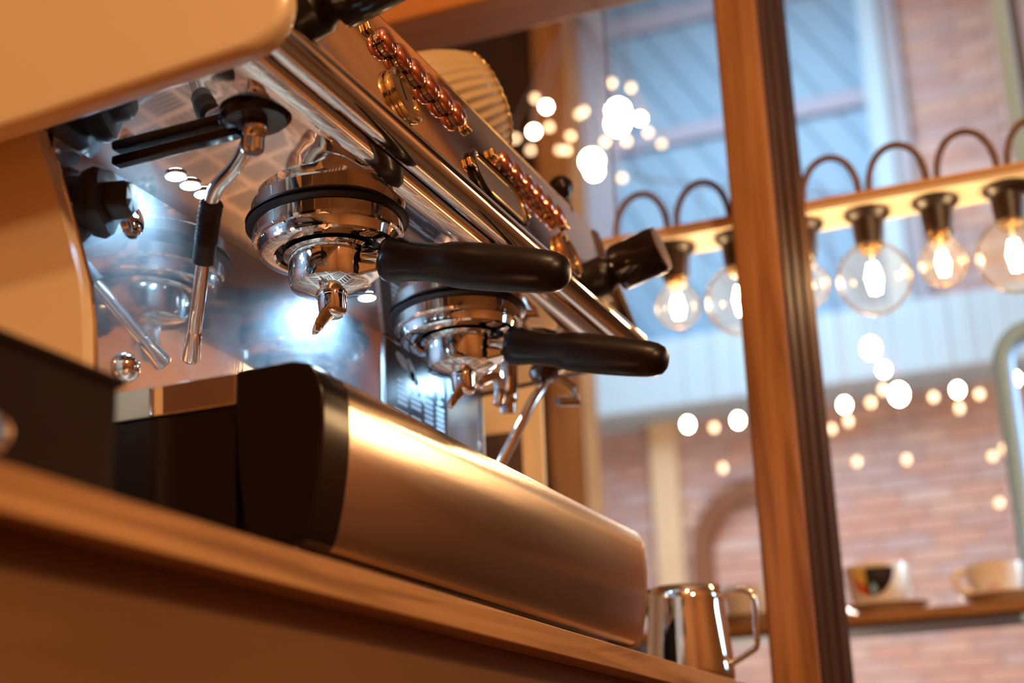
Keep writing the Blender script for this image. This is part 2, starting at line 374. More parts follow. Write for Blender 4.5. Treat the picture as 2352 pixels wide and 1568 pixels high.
# timber partition: two posts, a top rail and a dark panel
win = bpy.data.objects.new('window_1', None); COL.objects.link(win); win.location = (0.78, 0, FZ); tag(win, kind='structure')
MB().box(0.70, 0.868, -0.2005, -0.1470, FZ, 1.9).build('post', 'post_wood', win, bevel=0.006)
MB().box(0.706, 0.867, -0.2035, -0.2005, FZ, 1.9).build('shade_lining', 'shaded_post_wood', win, bevel=0.001)  # thin dark sheet added to shade the right side of the post
MB().box(0.745, 0.775, -0.2065, -0.2035, FZ, 1.9).build('bead_moulding', 'shaded_post_wood', win, bevel=0.001)
MB().box(0.805, 0.866, -0.2065, -0.2035, FZ, 1.9).build('bead_moulding', 'shaded_post_wood', win, bevel=0.001)
MB().box(0.74, 0.84, -0.147, 1.6, 0.648, 0.86).build('top_rail', 'beam_wood', win, bevel=0.006)
scr = bpy.data.objects.new('wall_screen', None); COL.objects.link(scr); scr.location = (3.7, 1.6, FZ); tag(scr, kind='structure')
MB().box(3.60, 3.74, 1.056, 1.190, FZ, 4.7).build('post', 'post_wood', scr, bevel=0.012)
for k in range(7):
    MB().box(3.66, 3.70, 1.192+k*0.20, 1.386+k*0.20, FZ, 4.7).build('panel_board', 'dark_wood', scr, bevel=0.006)
tag(MB().box(6.56, 6.67, -3.45, -0.62, FZ, 4.65).build('reflection_cladding', 'dark_wood', bevel=0.01), kind='structure')  # unseen dark boards added to darken reflections in the control panel

# ------------------------------------------------------------------ counter
ct = thing('counter', (-0.45, 0.2, FZ), 'oak topped bar counter with plywood front under the espresso machine', 'counter')
MB().box(-2.4, 0.692, -0.137, 0.62, CT-0.0195, CT).build('worktop', 'oak_worktop', ct, bevel=0.0012)
MB().box(-2.38, 0.68, -0.117, 0.60, FZ, CT-0.0195).build('front_panel', 'plywood', ct, bevel=0.001)

# ------------------------------------------------------------------ espresso machine
em = thing('espresso_machine', (0.1185, 0.08, CT), 'two group espresso machine with cream side panel and polished steel body on the oak counter', 'coffee machine')
B = math.radians(3.5); U = V(0, math.sin(B), math.cos(B)); F = V(0, -math.cos(B), math.sin(B)); XA = V(1, 0, 0)
UZ = 0.017                                     # underside height on the group axis
def und(x, y): return V(x, y, UZ-0.0612*y)
# cream head panels
def head_outline():
    pts = [(0.40, -0.030), (0.0463, -0.0100), (-0.098, 0.0002)]
    c = (-0.098, 0.0302); r = 0.030
    for i in range(1, 9):
        a = -PI/2 - (PI/2-0.06)*i/8; pts.append((c[0]+r*math.cos(a), c[1]+r*math.sin(a)))
    pts += [(-0.122, 0.11), (-0.102, 0.168), (-0.085, 0.188), (-0.055, 0.198), (0.40, 0.210)]
    return pts
MB().prism(head_outline(), -0.280, -0.262).build('side_panel', 'cream_paint', em, bevel=0.007, seg=4)
MB().prism([(0.40, -0.010), (0.075, 0.0110), (-0.070, 0.0208), (-0.092, 0.026), (-0.103, 0.038), (-0.095, 0.052), (-0.056, 0.172), (0.40, 0.180)], 0.466, 0.480).build('side_panel', 'dark_steel', em, bevel=0.003, seg=3)
edge = [(-0.240, 0.0788, 0.0115), (-0.2385, 0.0760, 0.0000), (-0.235, 0.0705, -0.018), (-0.232, 0.0649, -0.0375), (-0.230, 0.0555, -0.068), (-0.229, 0.0469, -0.095), (-0.229, 0.0425, -0.121), (-0.229, 0.0403, -0.149), (-0.229, 0.0385, -0.190), (-0.229, 0.0385, -0.272)]
cpm = MB(); ne = len(edge); th = 0.012
cpm.add([(x, y, z) for x, y, z in edge]+[(x, 0.40, z) for x, y, z in edge]+[(x+th, y, z) for x, y, z in edge]+[(x+th, 0.40, z) for x, y, z in edge],
        [(i, i+1, ne+i+1, ne+i) for i in range(ne-1)]+[(2*ne+i, 3*ne+i, 3*ne+i+1, 2*ne+i+1) for i in range(ne-1)]+[(i, 2*ne+i, 2*ne+i+1, i+1) for i in range(ne-1)]
        +[(ne+i, ne+i+1, 3*ne+i+1, 3*ne+i) for i in range(ne-1)]+[(0, ne, 3*ne, 2*ne), (ne-1, 3*ne-1, 4*ne-1, 2*ne-1)])
cpm.build('column_panel', 'cream_paint', em, smooth=40)
MB().box(-0.2620, -0.2260, 0.0800, 0.395, 0.0120, 0.034).build('head_floor', 'cream_paint', em)
MB().prism([(0.0805, 0.012), (0.0805, -0.272), (0.40, -0.272), (0.40, 0.012)], 0.462, 0.478).build('column_panel', 'cream_paint', em, bevel=0.002, seg=3)
MB().tube([(x+th, y, z) for x, y, z in edge[1:]], 0.0018, 10).build('edge_trim', 'chrome', em)
MB().tube([(0.4635, 0.0795, 0.008), (0.4635, 0.0795, -0.16)], 0.002, 10).build('edge_trim', 'chrome', em)
# backsplash, underside, bar and control panel
MB().box(-0.2200, 0.462, 0.080, 0.086, -0.178, 0.0125).build('backsplash', 'splash_steel', em)
prof = [(0.080, UZ-0.0612*0.080), (-0.040, UZ+0.0612*0.040), (-0.050, 0.0196), (-0.058, 0.0192), (-0.066, 0.0182), (-0.074, 0.0178), (-0.082, 0.0190), (-0.0885, 0.0232),
        (-0.080, 0.030), (-0.05, 0.036), (0.080, 0.030)]
MB().prism(prof, -0.262, 0.466).build('underside_plate', 'mirror_steel', em, smooth=30)
bar = MB(); bar.tube([(-0.264, -0.0925, 0.037), (0.466, -0.0925, 0.037)], 0.0135, 40).build('front_bar', 'chrome', em)
MB().box(-0.262, 0.462, -0.050, 0.38, 0.036, 0.150).build('housing', 'dark_steel', em, bevel=0.003)
MB().box(-0.214, 0.462, 0.09, 0.38, -0.26, 0.03).build('rear_housing', 'dark_steel', em, bevel=0.003)
A16 = math.radians(16); NP = V(0, -math.cos(A16), math.sin(A16)); SP = V(0, math.sin(A16), math.cos(A16)); P0 = V(0, -0.088, 0.050)
def pan(x, s, off=0.0): return P0 + XA*x + SP*s + NP*off
cp = MB().obox(pan(-0.262, -0.004, -0.006), XA*0.7265, SP*0.132, NP*0.006).build('control_panel', 'chrome', em, bevel=0.0012)
MB().tube([pan(-0.262, 0.1285, -0.002), pan(0.464, 0.1285, -0.002)], 0.0022, 12).build('panel_edge', 'brass', em)
def clip_bracket(x, s):
    MB().obox(pan(x-0.0050, s-0.0045, 0), XA*0.010, SP*0.009, NP*0.0050).build('clip_bracket', 'brass', em, bevel=0.0022, seg=3)
def button(x, s):
    b = MB().lathe([(0.0106, 0.0022), (0.0115, 0.0026), (0.0118, 0.0040), (0.0114, 0.0056), (0.0100, 0.0078), (0.0074, 0.0094), (0.0042, 0.0102), (0.0, 0.0105)], pan(x, s), NP, 36).build('button', 'copper', em, smooth=50)
    MB().lathe([(0.0102, -0.001), (0.0102, 0.0016), (0.0092, 0.0018), (0.0092, 0.0028)], pan(x, s), NP, 36).build('collar', 'chrome', b)
for k in range(6):
    button(-0.0318+0.02468*k, 0.0916-0.0010*k); button(0.1906+0.0251*k, 0.0825-0.0006*k)
clip_bracket(-0.0555, 0.0918); clip_bracket(0.1155, 0.0855); clip_bracket(0.1680, 0.0825); clip_bracket(0.3400, 0.0790)
def gauge(x, s):
    g = MB().lathe([(0.0215, -0.001), (0.0215, 0.0010), (0.0228, 0.0014), (0.0233, 0.0035), (0.0228, 0.0056), (0.0205, 0.0064), (0.0184, 0.0056), (0.0180, 0.0038)], pan(x, s), NP, 56).build('gauge', 'brass', em, smooth=40)
    MB().lathe([(0.0, 0.0034), (0.0184, 0.0034), (0.0184, 0.0040), (0.0, 0.0043)], pan(x, s), NP, 48).build('dial', 'dial_face', g)
    MB().obox(pan(x-0.0006, s-0.004, 0.0044), XA*0.0012, SP*0.018, NP*0.0005).build('needle', 'black_gloss', g)
gauge(-0.0292, 0.0431); gauge(0.3120, 0.0345)
def stadium(cx, s0, hl, hh, n=14):
    out = []
    for i in range(n+1): a = -PI/2+PI*i/n; out.append((cx+hl-hh+hh*math.cos(a), s0+hh*math.sin(a)))
    for i in range(n+1): a = PI/2+PI*i/n; out.append((cx-hl+hh+hh*math.cos(a), s0+hh*math.sin(a)))
    return out
def plate(poly, h0, h1):
    mb = MB(); n = len(poly); mb.add([pan(x, s, h0) for x, s in poly]+[pan(x, s, h1) for x, s in poly],
        [list(range(n))[::-1], list(range(n, 2*n))]+[(i, (i+1) % n, (i+1) % n+n, i+n) for i in range(n)]); return mb
dsp = plate(stadium(0.150, 0.0385, 0.052, 0.0195), 0, 0.0030).build('display', 'display_glass', em, smooth=30)
for hl, hh, hz, rr, mm, nm in ((0.0535, 0.021, 0.003, 0.0022, 'black_gloss', 'gasket'), (0.0505, 0.0180, 0.0035, 0.0012, 'brass', 'rim')):
    p = [pan(x, s, hz) for x, s in stadium(0.150, 0.0385, hl, hh, 24)]; MB().tube(p+[p[0]], rr, 10, cap=False).build(nm, mm, dsp)
clip_bracket(0.0915, 0.0385); clip_bracket(0.2085, 0.0380)
def steam_knob(x, s):
    k_ = MB().lathe([(0.0, 0.071), (0.0205, 0.071), (0.0232, 0.0690), (0.0236, 0.066), (0.0236, 0.026), (0.0220, 0.022), (0.0, 0.0215)], pan(x, s), NP, 56).build('steam_knob', 'black_gloss', em, smooth=40)
    MB().lathe([(0.0195, -0.002), (0.0195, 0.010), (0.0150, 0.016), (0.0140, 0.024)], pan(x, s), NP, 40).build('collar', 'black_plastic', k_)
    MB().lathe([(0.0224, 0.0706), (0.0224, 0.0718), (0.0170, 0.0722), (0.0, 0.0722)], pan(x, s), NP, 48).build('cap', 'satin_steel', k_)
steam_knob(0.403, 0.043); steam_knob(-0.166, 0.043)
# groups
def group(x):
    o = V(x, 0, 0)
    g = MB().lathe([(0.050, 0.0160), (0.0556, 0.0128), (0.0570, 0.0118), (0.0572, 0.0030), (0.0560, 0.0012), (0.0535, 0.0010), (0.0528, -0.0010), (0.0522, -0.0070), (0.0505, -0.0085), (0.0470, -0.0092), (0.0415, -0.0092), (0.0398, -0.0075), (0.0390, 0.0020), (0.0, 0.0025)], o, U, 72).build('group_head', 'chrome', em, smooth=25)
    MB().lathe([(0.0590, 0.0168), (0.0614, 0.0160), (0.0618, 0.0148), (0.0604, 0.0136), (0.0562, 0.0120)], o, U, 72).build('flange', 'black_satin', g, smooth=25)
    MB().lathe([(0.0388, 0.0022), (0.0388, -0.0010), (0.0352, -0.0012), (0.0352, 0.0022)], o, U, 60).build('gasket', 'rubber', g)
group(0.0); group(0.237)
# work lights set into the underside
def work_light(xs, r):
    for x in xs:
        c = und(x, 0.0475)
        w = MB().lathe([(r, 0.0006), (r, -0.0010), (r*0.86, -0.0016)], c, U, 32).build('work_light', 'chrome', em)
        MB().lathe([(0.0, -0.0012), (r*0.86, -0.0012), (r*0.84, -0.0018), (0.0, -0.0020)], c, U, 32).build('lens', 'led', w)
work_light((-0.131, -0.1135, -0.096), 0.0082); work_light((0.152,), 0.0085); work_light((0.398,), 0.0095)
for nm, xx, pw in (('work_light_beam_a', -0.1135, 0.75), ('work_light_beam_b', 0.152, 1.9), ('work_light_beam_c', 0.398, 0.7)):
    q = und(xx, 0.0475) + V(0, 0, -0.005)
    light('SPOT', nm, q, pw, (0.30, 0.63, 1.0), 0.006, target=q+V(0, 0.09, -0.1), spot=2.7)
# left steam wand with its slotted arm
def wand(pts, name, sleeve=None, r=0.0052):
    return MB().tube(pts, r, 20).build(name, 'chrome', em)
def bez(p, n=8):                    # smooth a polyline
    p = [Vector(q) for q in p]; out = []
    for i in range(len(p)-1):
        a, b, c, d = p[max(i-1, 0)], p[i], p[i+1], p[min(i+2, len(p)-1)]
        for k in range(n):
            t = k/n; out.append(0.5*((2*b)+(-a+c)*t+(2*a-5*b+4*c-d)*t*t+(-a+3*b-3*c+d)*t*t*t))
    return out+[p[-1]]
jp = und(-0.176, -0.044)
tip = V(-0.0745, 0.0695, -0.1027)
el = V(-0.1300, 0.0200, -0.0235)
wp = bez([jp+V(0, 0, -0.004), V(-0.1660, -0.0320, 0.0052), V(-0.1560, -0.0170, -0.0030), V(-0.1440, 0.0060, -0.0105), el, el.lerp(tip, 0.2)]) + [el.lerp(tip, t) for t in (0.5, 0.8)]
sw = MB().tube(wp, 0.0050, 20).build('steam_wand', 'chrome', em)
MB().tube([el.lerp(tip, t) for t in (0.78, 0.80, 0.86, 0.97, 0.985, 1.0)], [0.0050, 0.0056, 0.0058, 0.0068, 0.0066, 0.0048], 20).build('nozzle', 'chrome', sw)
sv = MB(); n_ = 46; sp_ = [V(-0.1375, 0.0130, -0.0165).lerp(el, t/10) for t in range(10)] + [el.lerp(tip, 0.30*t/36) for t in range(37)]
sv.tube(sp_, [0.0076+(0.0007*math.sin(i*2.1) if i < 30 else 0.0) for i in range(len(sp_))], 22).build('grip_sleeve', 'rubber', sw)
MB().lathe([(0.0, 0.004), (0.0225, 0.002), (0.0235, -0.003), (0.020, -0.006), (0.0, -0.007)], jp, U, 40).build('swivel_plate', 'black_gloss', sw)
MB().sphere(jp+V(0, 0, -0.010), 0.0090).build('ball_joint', 'chrome', sw)
MB().lathe([(0.0075, 0.0), (0.0075, -0.010), (0.0060, -0.012)], jp+V(0.0015, 0.002, -0.014), V(-0.08, -0.1, 1), 24).build('union_nut', 'chrome', sw)
a0, a1 = und(-0.177, 0.064), und(-0.1705, -0.03)
MB().obox(a0+V(-0.005, 0, -0.009), V(0.010, 0, 0), a1-a0, V(0, 0, 0.007)).build('guide_arm', 'black_gloss', em, bevel=0.002)
# splash reflection built as knob and disc shapes; then bolt and rating plate
vk = MB().lathe([(0.0, 0.034), (0.010, 0.034), (0.0125, 0.031), (0.0125, 0.020), (0.0215, 0.018), (0.0235, 0.013), (0.0215, 0.006), (0.014, 0.002), (0.014, -0.002)], (-0.187, 0.080, -0.022), (0.25, -1, 0), 36, flute=lambda a: 1+0.07*math.cos(5*a)).build('reflected_knob', 'rubber', em, smooth=50)
MB().lathe([(0.0105, -0.001), (0.0105, 0.003), (0.0080, 0.0045), (0.0, 0.005)], (-0.1345, 0.080, -0.0155), (0, -1, 0), 32).build('reflected_disc', 'chrome', em)
MB().lathe([(0.0105, -0.001), (0.0105, 0.002), (0.0085, 0.006), (0.0050, 0.0085), (0.0, 0.0095)], (-0.1344, 0.080, -0.1215), (0, -1, 0), 32).build('dome_nut', 'chrome', em)
rp = MB().box(0.246, 0.379, 0.0785, 0.0802, -0.1000, 0.0105).build('rating_plate', 'label_black', em, bevel=0.0004)
for xf in (0.2445, 0.3785): MB().box(xf, xf+0.002, 0.0780, 0.0802, -0.1000, 0.0110).build('plate_frame', 'satin_steel', rp)
pm = MB()
def pr(x0, x1, z0, z1, sk=0.0):
    pm.add([(x0, 0.0782, z0), (x1, 0.0782, z0-sk*(x1-x0)), (x1, 0.0782, z1-sk*(x1-x0)), (x0, 0.0782, z1)], [(0, 1, 2, 3)])
def ell(x, z, a, b, t):
    pts = []
    for i in range(14):
        q = 2*PI*i/14; ex, ez = a*math.cos(q), b*math.sin(q); pts.append((x+ex*math.cos(t)-ez*math.sin(t), 0.0782, z+ex*math.sin(t)+ez*math.cos(t)))
    pm.add(pts, [list(range(14))])
ell(0.282, -0.0040, 0.016, 0.0055, -0.3); ell(0.299, -0.0075, 0.012, 0.006, -0.9); ell(0.318, -0.0240, 0.014, 0.0055, -0.75); ell(0.306, -0.0140, 0.010, 0.005, -0.4)
for x_, z_ in ((0.338, -0.008), (0.345, -0.014), (0.352, -0.009), (0.360, -0.015), (0.368, -0.011)): ell(x_, z_, 0.0028, 0.0075, 0.2)
ell(0.341, -0.021, 0.006, 0.002, 0.1); ell(0.362, -0.025, 0.007, 0.0022, 0.1)
for i in range(5): pr(0.270, 0.290, -0.026-0.0052*i, -0.0228-0.0052*i)
for i in range(9):
    if i != 4: pr(0.298, 0.319, -0.029-0.0052*i, -0.0258-0.0052*i)
for i in range(5): pr(0.327, 0.346, -0.031-0.0052*i, -0.0278-0.0052*i)
for i in range(8):
    if i != 5: pr(0.353, 0.371, -0.033-0.0052*i, -0.0298-0.0052*i)
for i in range(4): pr(0.262, 0.292, -0.054-0.0040*i, -0.0526-0.0040*i)
pr(0.256, 0.300, -0.082, -0.0805); pr(0.290, 0.352, -0.0865, -0.0850); pr(0.262, 0.330, -0.0910, -0.0895)
pm.build('print', 'label_print', rp, smooth=0)
# right steam wand and hot water tap
jr = V(0.447, 0.0, 0.012)
w2 = MB().tube(bez([jr, V(0.438, 0.002, -0.004), V(0.425, 0.008, -0.022), V(0.3896, 0.030, -0.0904), V(0.377, 0.036, -0.112)]), 0.0052, 18).build('steam_wand', 'chrome', em)
MB().lathe([(0.015, 0.016), (0.016, 0.006), (0.013, -0.002), (0.0, -0.006)], jr, U, 32).build('ball_joint', 'dark_steel', w2)
MB().tube([V(0.455, -0.008, 0.014), V(0.472, -0.022, 0.004), V(0.468, -0.026, -0.012), V(0.450, -0.012, -0.014)], 0.0052, 14).build('swivel_loop', 'chrome', w2)
MB().tube(bez([V(0.402, 0.020, 0.020), V(0.400, 0.020, -0.004), V(0.396, 0.020, -0.020), V(0.398, 0.021, -0.034)]), [0.0085]*8+[0.0095]*10+[0.0080]*7, 18).build('mixing_nozzle', 'chrome', em)
MB().tube(bez([V(0.352, 0.040, 0.018), V(0.3545, 0.036, -0.012), V(0.358, 0.030, -0.009), V(0.372, 0.022, -0.004), V(0.376, 0.020, -0.018), V(0.372, 0.020, -0.032)]), 0.0052, 16).build('hot_water_tap', 'chrome', em)

# drip tray
TZ = -0.158
fr = [(-0.088, TZ), (-0.0955, TZ-0.004), (-0.0995, TZ-0.0105), (-0.1008, TZ-0.022), (-0.1010, TZ-0.040), (-0.0998, TZ-0.060), (-0.0970, TZ-0.080), (-0.0935, TZ-0.096), (-0.0895, TZ-0.1055), (-0.0850, TZ-0.1075), (-0.070, TZ-0.1035), (-0.070, TZ-0.006)]
MB().prism(fr, -0.1555, 0.4245).build('tray_front', 'brushed_steel', em, smooth=30)
cap = [(-0.042, TZ+0.001), (-0.080, TZ+0.0015), (-0.0915, TZ-0.001), (-0.0985, TZ-0.008), (-0.1020, TZ-0.020), (-0.1023, TZ-0.040), (-0.1010, TZ-0.060), (-0.0982, TZ-0.080), (-0.0945, TZ-0.097), (-0.0905, TZ-0.108), (-0.082, TZ-0.1100), (-0.052, TZ-0.1060), (-0.045, TZ-0.06)]
MB().prism(cap, -0.190, -0.1555).build('tray_end_cap', 'black_gloss', em, bevel=0.002)
MB().prism(cap, 0.4245, 0.427).build('tray_end_cap', 'satin_steel', em, bevel=0.0006)
for xr, yr in ((-0.188, -0.0415), (0.412, -0.0415)): MB().box(xr, xr+0.012, yr, 0.0798, TZ-0.019, TZ+0.0005).build('tray_rim', 'mirror_steel', em, bevel=0.001)
MB().box(-0.187, 0.424, -0.0700, 0.0798, TZ-0.008, TZ-0.004).build('drip_grille', 'grille_steel', em)
sm = MB()
for i in range(15):
    for j in range(4):
        x0 = -0.172+i*0.0395; y0 = -0.064+j*0.0355
        for k in range(5):
            if (i+j) % 2: sm.box(x0+0.002, x0+0.0345, y0+0.0025+k*0.0062, y0+0.0055+k*0.0062, TZ-0.0042, TZ-0.0036)
            else: sm.box(x0+0.0025+k*0.0066, x0+0.0057+k*0.0066, y0+0.002, y0+0.0315, TZ-0.0042, TZ-0.0036)
tag(sm.build('grille_slots', 'label_black', em, smooth=0), kind='stuff')
for xr in (-0.186, 0.416): MB().box(xr, xr+0.006, -0.041, 0.36, -0.272, TZ-0.0192).build('base_side', 'black_gloss', em, bevel=0.001)
MB().box(-0.179, 0.415, -0.066, 0.36, -0.262, TZ-0.012).build('base_tray', 'dark_steel', em, bevel=0.002)
for x_ in (-0.150, 0.392):
    for y_ in (-0.045, 0.30):
        MB().lathe([(0.016, CT), (0.018, CT+0.004), (0.013, CT+0.010), (0.013, -0.258)], (x_, y_, 0), (0, 0, 1), 24).build('foot', 'satin_steel', em)

# ------------------------------------------------------------------ portafilters
g3, e17 = math.radians(3.0), math.radians(17.0)
IP = F*math.cos(g3) + XA*math.sin(g3); HD = IP*math.cos(e17) - U*math.sin(e17)
def portafilter():
    o = U*-0.018
    t = thing('portafilter', U*-0.066, 'nearer chrome portafilter with black handle locked in the left group', 'portafilter', 'portafilters locked in the groups')
    MB().lathe([(0.0345, -0.0040), (0.0345, -0.0095), (0.0312, -0.0110), (0.0312, -0.0300), (0.0300, -0.0345), (0.0270, -0.0360), (0.0180, -0.0385), (0.0125, -0.0405), (0.0, -0.0405)], (0,0,0), U, 64).build('basket_body', 'chrome', t, smooth=30)
    side = U.cross(IP)
    lg = MB(); a, b = IP*0.020, IP*0.0445
    lg.add([a+side*0.017+U*-0.0225, a-side*0.017+U*-0.0225, b-side*0.0045+U*-0.0275, b+side*0.0045+U*-0.0275,
            a+side*0.015+U*-0.0370, a-side*0.015+U*-0.0370, b-side*0.0040+U*-0.0315, b+side*0.0040+U*-0.0315],
           [(0,3,2,1),(4,5,6,7),(0,1,5,4),(1,2,6,5),(2,3,7,6),(3,0,4,7)])
    lg.build('lug', 'chrome', t, bevel=0.0022, seg=3)
    hb = o + IP*0.030
    MB().lathe([(0.0098, -0.006), (0.0085, 0.002), (0.0078, 0.008), (0.0078, 0.020)], hb, HD, 32).build('neck', 'chrome', t)
    hp = [(0.0, 0.0150), (0.0120, 0.0150), (0.0158, 0.0165), (0.0172, 0.0215), (0.0168, 0.0275), (0.0150, 0.0370), (0.0143, 0.0490), (0.0145, 0.0600), (0.0160, 0.0665), (0.0171, 0.0750), (0.0174, 0.0900), (0.0172, 0.1080), (0.0166, 0.1260), (0.0156, 0.1420), (0.0144, 0.1510), (0.0118, 0.1570), (0.0075, 0.1602), (0.0, 0.1612)]
    MB().lathe(hp, hb, HD, 48).build('handle', 'black_plastic', t, smooth=60)
    c = U*-0.0400
    s_ = MB().lathe([(0.0, 0.0), (0.0118, 0.0), (0.0118, -0.0030), (0.0108, -0.0034), (0.0106, -0.0140), (0.0098, -0.0165), (0.0070, -0.0190), (0.0, -0.0195)], c, U, 40).build('spout', 'chrome', t, smooth=40)
    B_ = (F*-0.80 + XA*-0.60).normalized()
    ch = [c+U*-0.0085+B_*0.0030, c+U*-0.0125+B_*0.0065, c+U*-0.0165+B_*0.0100, c+U*-0.0215+B_*0.0135, c+U*-0.0265+B_*0.0152, c+U*-0.0310+B_*0.0158]
    MB().tube(bez(ch, 5), [0.0102-0.00016*i-(0.0 if i < 21 else 0.00045*(i-20)) for i in range(26)], 18, arc=(PI*0.52, PI*1.48), up=(B_+U*0.9)).build('spout_lip', 'chrome', s_, solid=0.0012)
    return t
pf = portafilter()
pf2 = copy_tree(pf, (0.237, 0, 0)); pf2['label'] = 'farther chrome portafilter with black handle locked in the right group'

# ------------------------------------------------------------------ things on the counter and on the machine
kb = thing('knock_box', (-0.48, -0.03, CT), 'low black box with steel side screw standing left of the drip tray', 'box')
MB().box(-0.640, -0.378, -0.100, 0.060, CT, -0.2215).build('body', 'wool', kb, bevel=0.003)
MB().box(-0.642, -0.376, -0.102, 0.062, -0.2245, -0.2195).build('lid', 'wool', kb, bevel=0.0015)
MB().lathe([(0.0085, 0.0), (0.0085, 0.002), (0.006, 0.0042), (0.0, 0.0048)], (-0.4595, -0.100, -0.2640), (0, -1, 0), 28).build('screw', 'chrome', kb)

JX, JY = 0.600, -0.0880
jug = thing('milk_jug', (JX, JY, CT), 'polished steel milk jug with loop handle beside the espresso machine', 'jug')
def lip(a):                                # spout bulge towards the back
    d = math.atan2(math.sin(a-1.35), math.cos(a-1.35)); return math.exp(-(d/0.30)**2)
mb = MB(); n = 72; rows = [(0.0430, 0.0), (0.0455, 0.003), (0.0452, 0.012), (0.0440, 0.030), (0.0420, 0.050), (0.0398, 0.070), (0.0385, 0.084), (0.0384, 0.0975)]
vs = []; fs = []
for i, (r, h) in enumerate(rows):
    for k_ in range(n):
        a = 2*PI*k_/n; q = lip(a)*(max(0, h-0.05)/0.0475)**1.5
        vs.append(V(JX+(r+0.016*q)*math.cos(a), JY+(r+0.016*q)*math.sin(a), CT+h+0.005*q*(h > 0.09)))
for i in range(len(rows)-1):
    for k_ in range(n): fs.append((i*n+k_, i*n+(k_+1) % n, (i+1)*n+(k_+1) % n, (i+1)*n+k_))
fs.append(list(range(n))[::-1]); mb.add(vs, fs)
mb.build('body', 'chrome', jug, smooth=50, solid=0.0009)
hx = JX-0.004
MB().tube(bez([(hx, JY-0.036, CT+0.086), (hx, JY-0.052, CT+0.090), (hx, JY-0.066, CT+0.089), (hx, JY-0.073, CT+0.080), (hx, JY-0.0735, CT+0.055), (hx, JY-0.072, CT+0.035), (hx, JY-0.066, CT+0.028), (hx, JY-0.042, CT+0.016)]), 0.0034, 14).build('handle', 'chrome', jug)

# ripple walled cup lying on the cup warmer
ca = Vector([sum(r[i]*v for i, v in enumerate((0.857, -0.379, 0.35))) for r in AX]).normalized()
rc = Vector((0.308, -0.001, 0.2545))
fc = thing('ripple_cup', rc - ca*0.05 + V(0, 0, -0.05), 'cream fluted cup lying tilted on top of the espresso machine', 'cup')
def fl(a): return 1+0.020*math.cos(38*a)
MB().lathe([(0.0, -0.120), (0.030, -0.119), (0.050, -0.112), (0.063, -0.096), (0.0695, -0.074), (0.0700, -0.052), (0.0665, -0.032), (0.0600, -0.013), (0.0535, 0.0), (0.0510, 0.0), (0.058, -0.014), (0.066, -0.05), (0.060, -0.09), (0.03, -0.114), (0.0, -0.115)], rc, ca, 304, flute=fl).build('body', 'fluted_cream', fc, smooth=70)
MB().lathe([(0.0540, -0.0012), (0.0552, 0.0), (0.0545, 0.0016), (0.0525, 0.0020), (0.0508, 0.0008)], rc, ca, 304, flute=fl).build('rim', 'brass', fc, smooth=70)
# black ball knob lever standing on the housing behind the panel
bk = thing('tamper', (0.405, -0.043, 0.150), 'small black ball knob tool standing behind the upper edge of the control panel', 'tamper')
MB().lathe([(0.0, 0.0), (0.0105, 0.0), (0.0118, 0.003), (0.0112, 0.021), (0.0085, 0.029), (0.0078, 0.032), (0.0105, 0.036), (0.0126, 0.044), (0.0118, 0.052), (0.0075, 0.057), (0.0, 0.0585)], (0.405, -0.043, 0.150), (0, 0, 1), 32, flute=lambda a: 1+0.03*math.cos(12*a)).build('grip', 'black_gloss', bk, smooth=60)
MB().tube([(0.405, -0.036, 0.1985), (0.398, -0.018, 0.2000)], 0.0032, 12).build('pin', 'brass', bk)

# ------------------------------------------------------------------ framed menu beside the post
mf = thing('menu_board', (0.742, 0.17, -0.16), 'cream framed menu board with a dark picture leaning beside the wooden post', 'menu board')
MB().box(0.736, 0.744, 0.1155, 0.250, CT+0.02, 0.105).build('board', 'poster_cream', mf, bevel=0.001)
MB().box(0.7335, 0.7358, 0.1405, 0.205, -0.060, 0.0400).build('picture', 'poster_dark', mf)
MB().box(0.731, 0.736, 0.1375, 0.209, 0.0400, 0.0465).box(0.731, 0.736, 0.1375, 0.1405, -0.063, 0.040).build('picture_frame', 'poster_cream', mf, bevel=0.0008)
ez = MB().box(0.744, 0.7495, 0.150, 0.165, CT+0.0005, 0.10).box(0.744, 0.7495, 0.20, 0.215, CT+0.0005, 0.10).build('stand', 'shelf_wood', mf)
sh_ = MB().box(0.70, 0.7495, 0.10, 0.27, CT-0.02, CT+0.0)
tag(sh_.build('ledge', 'shelf_wood', ct, bevel=0.001))

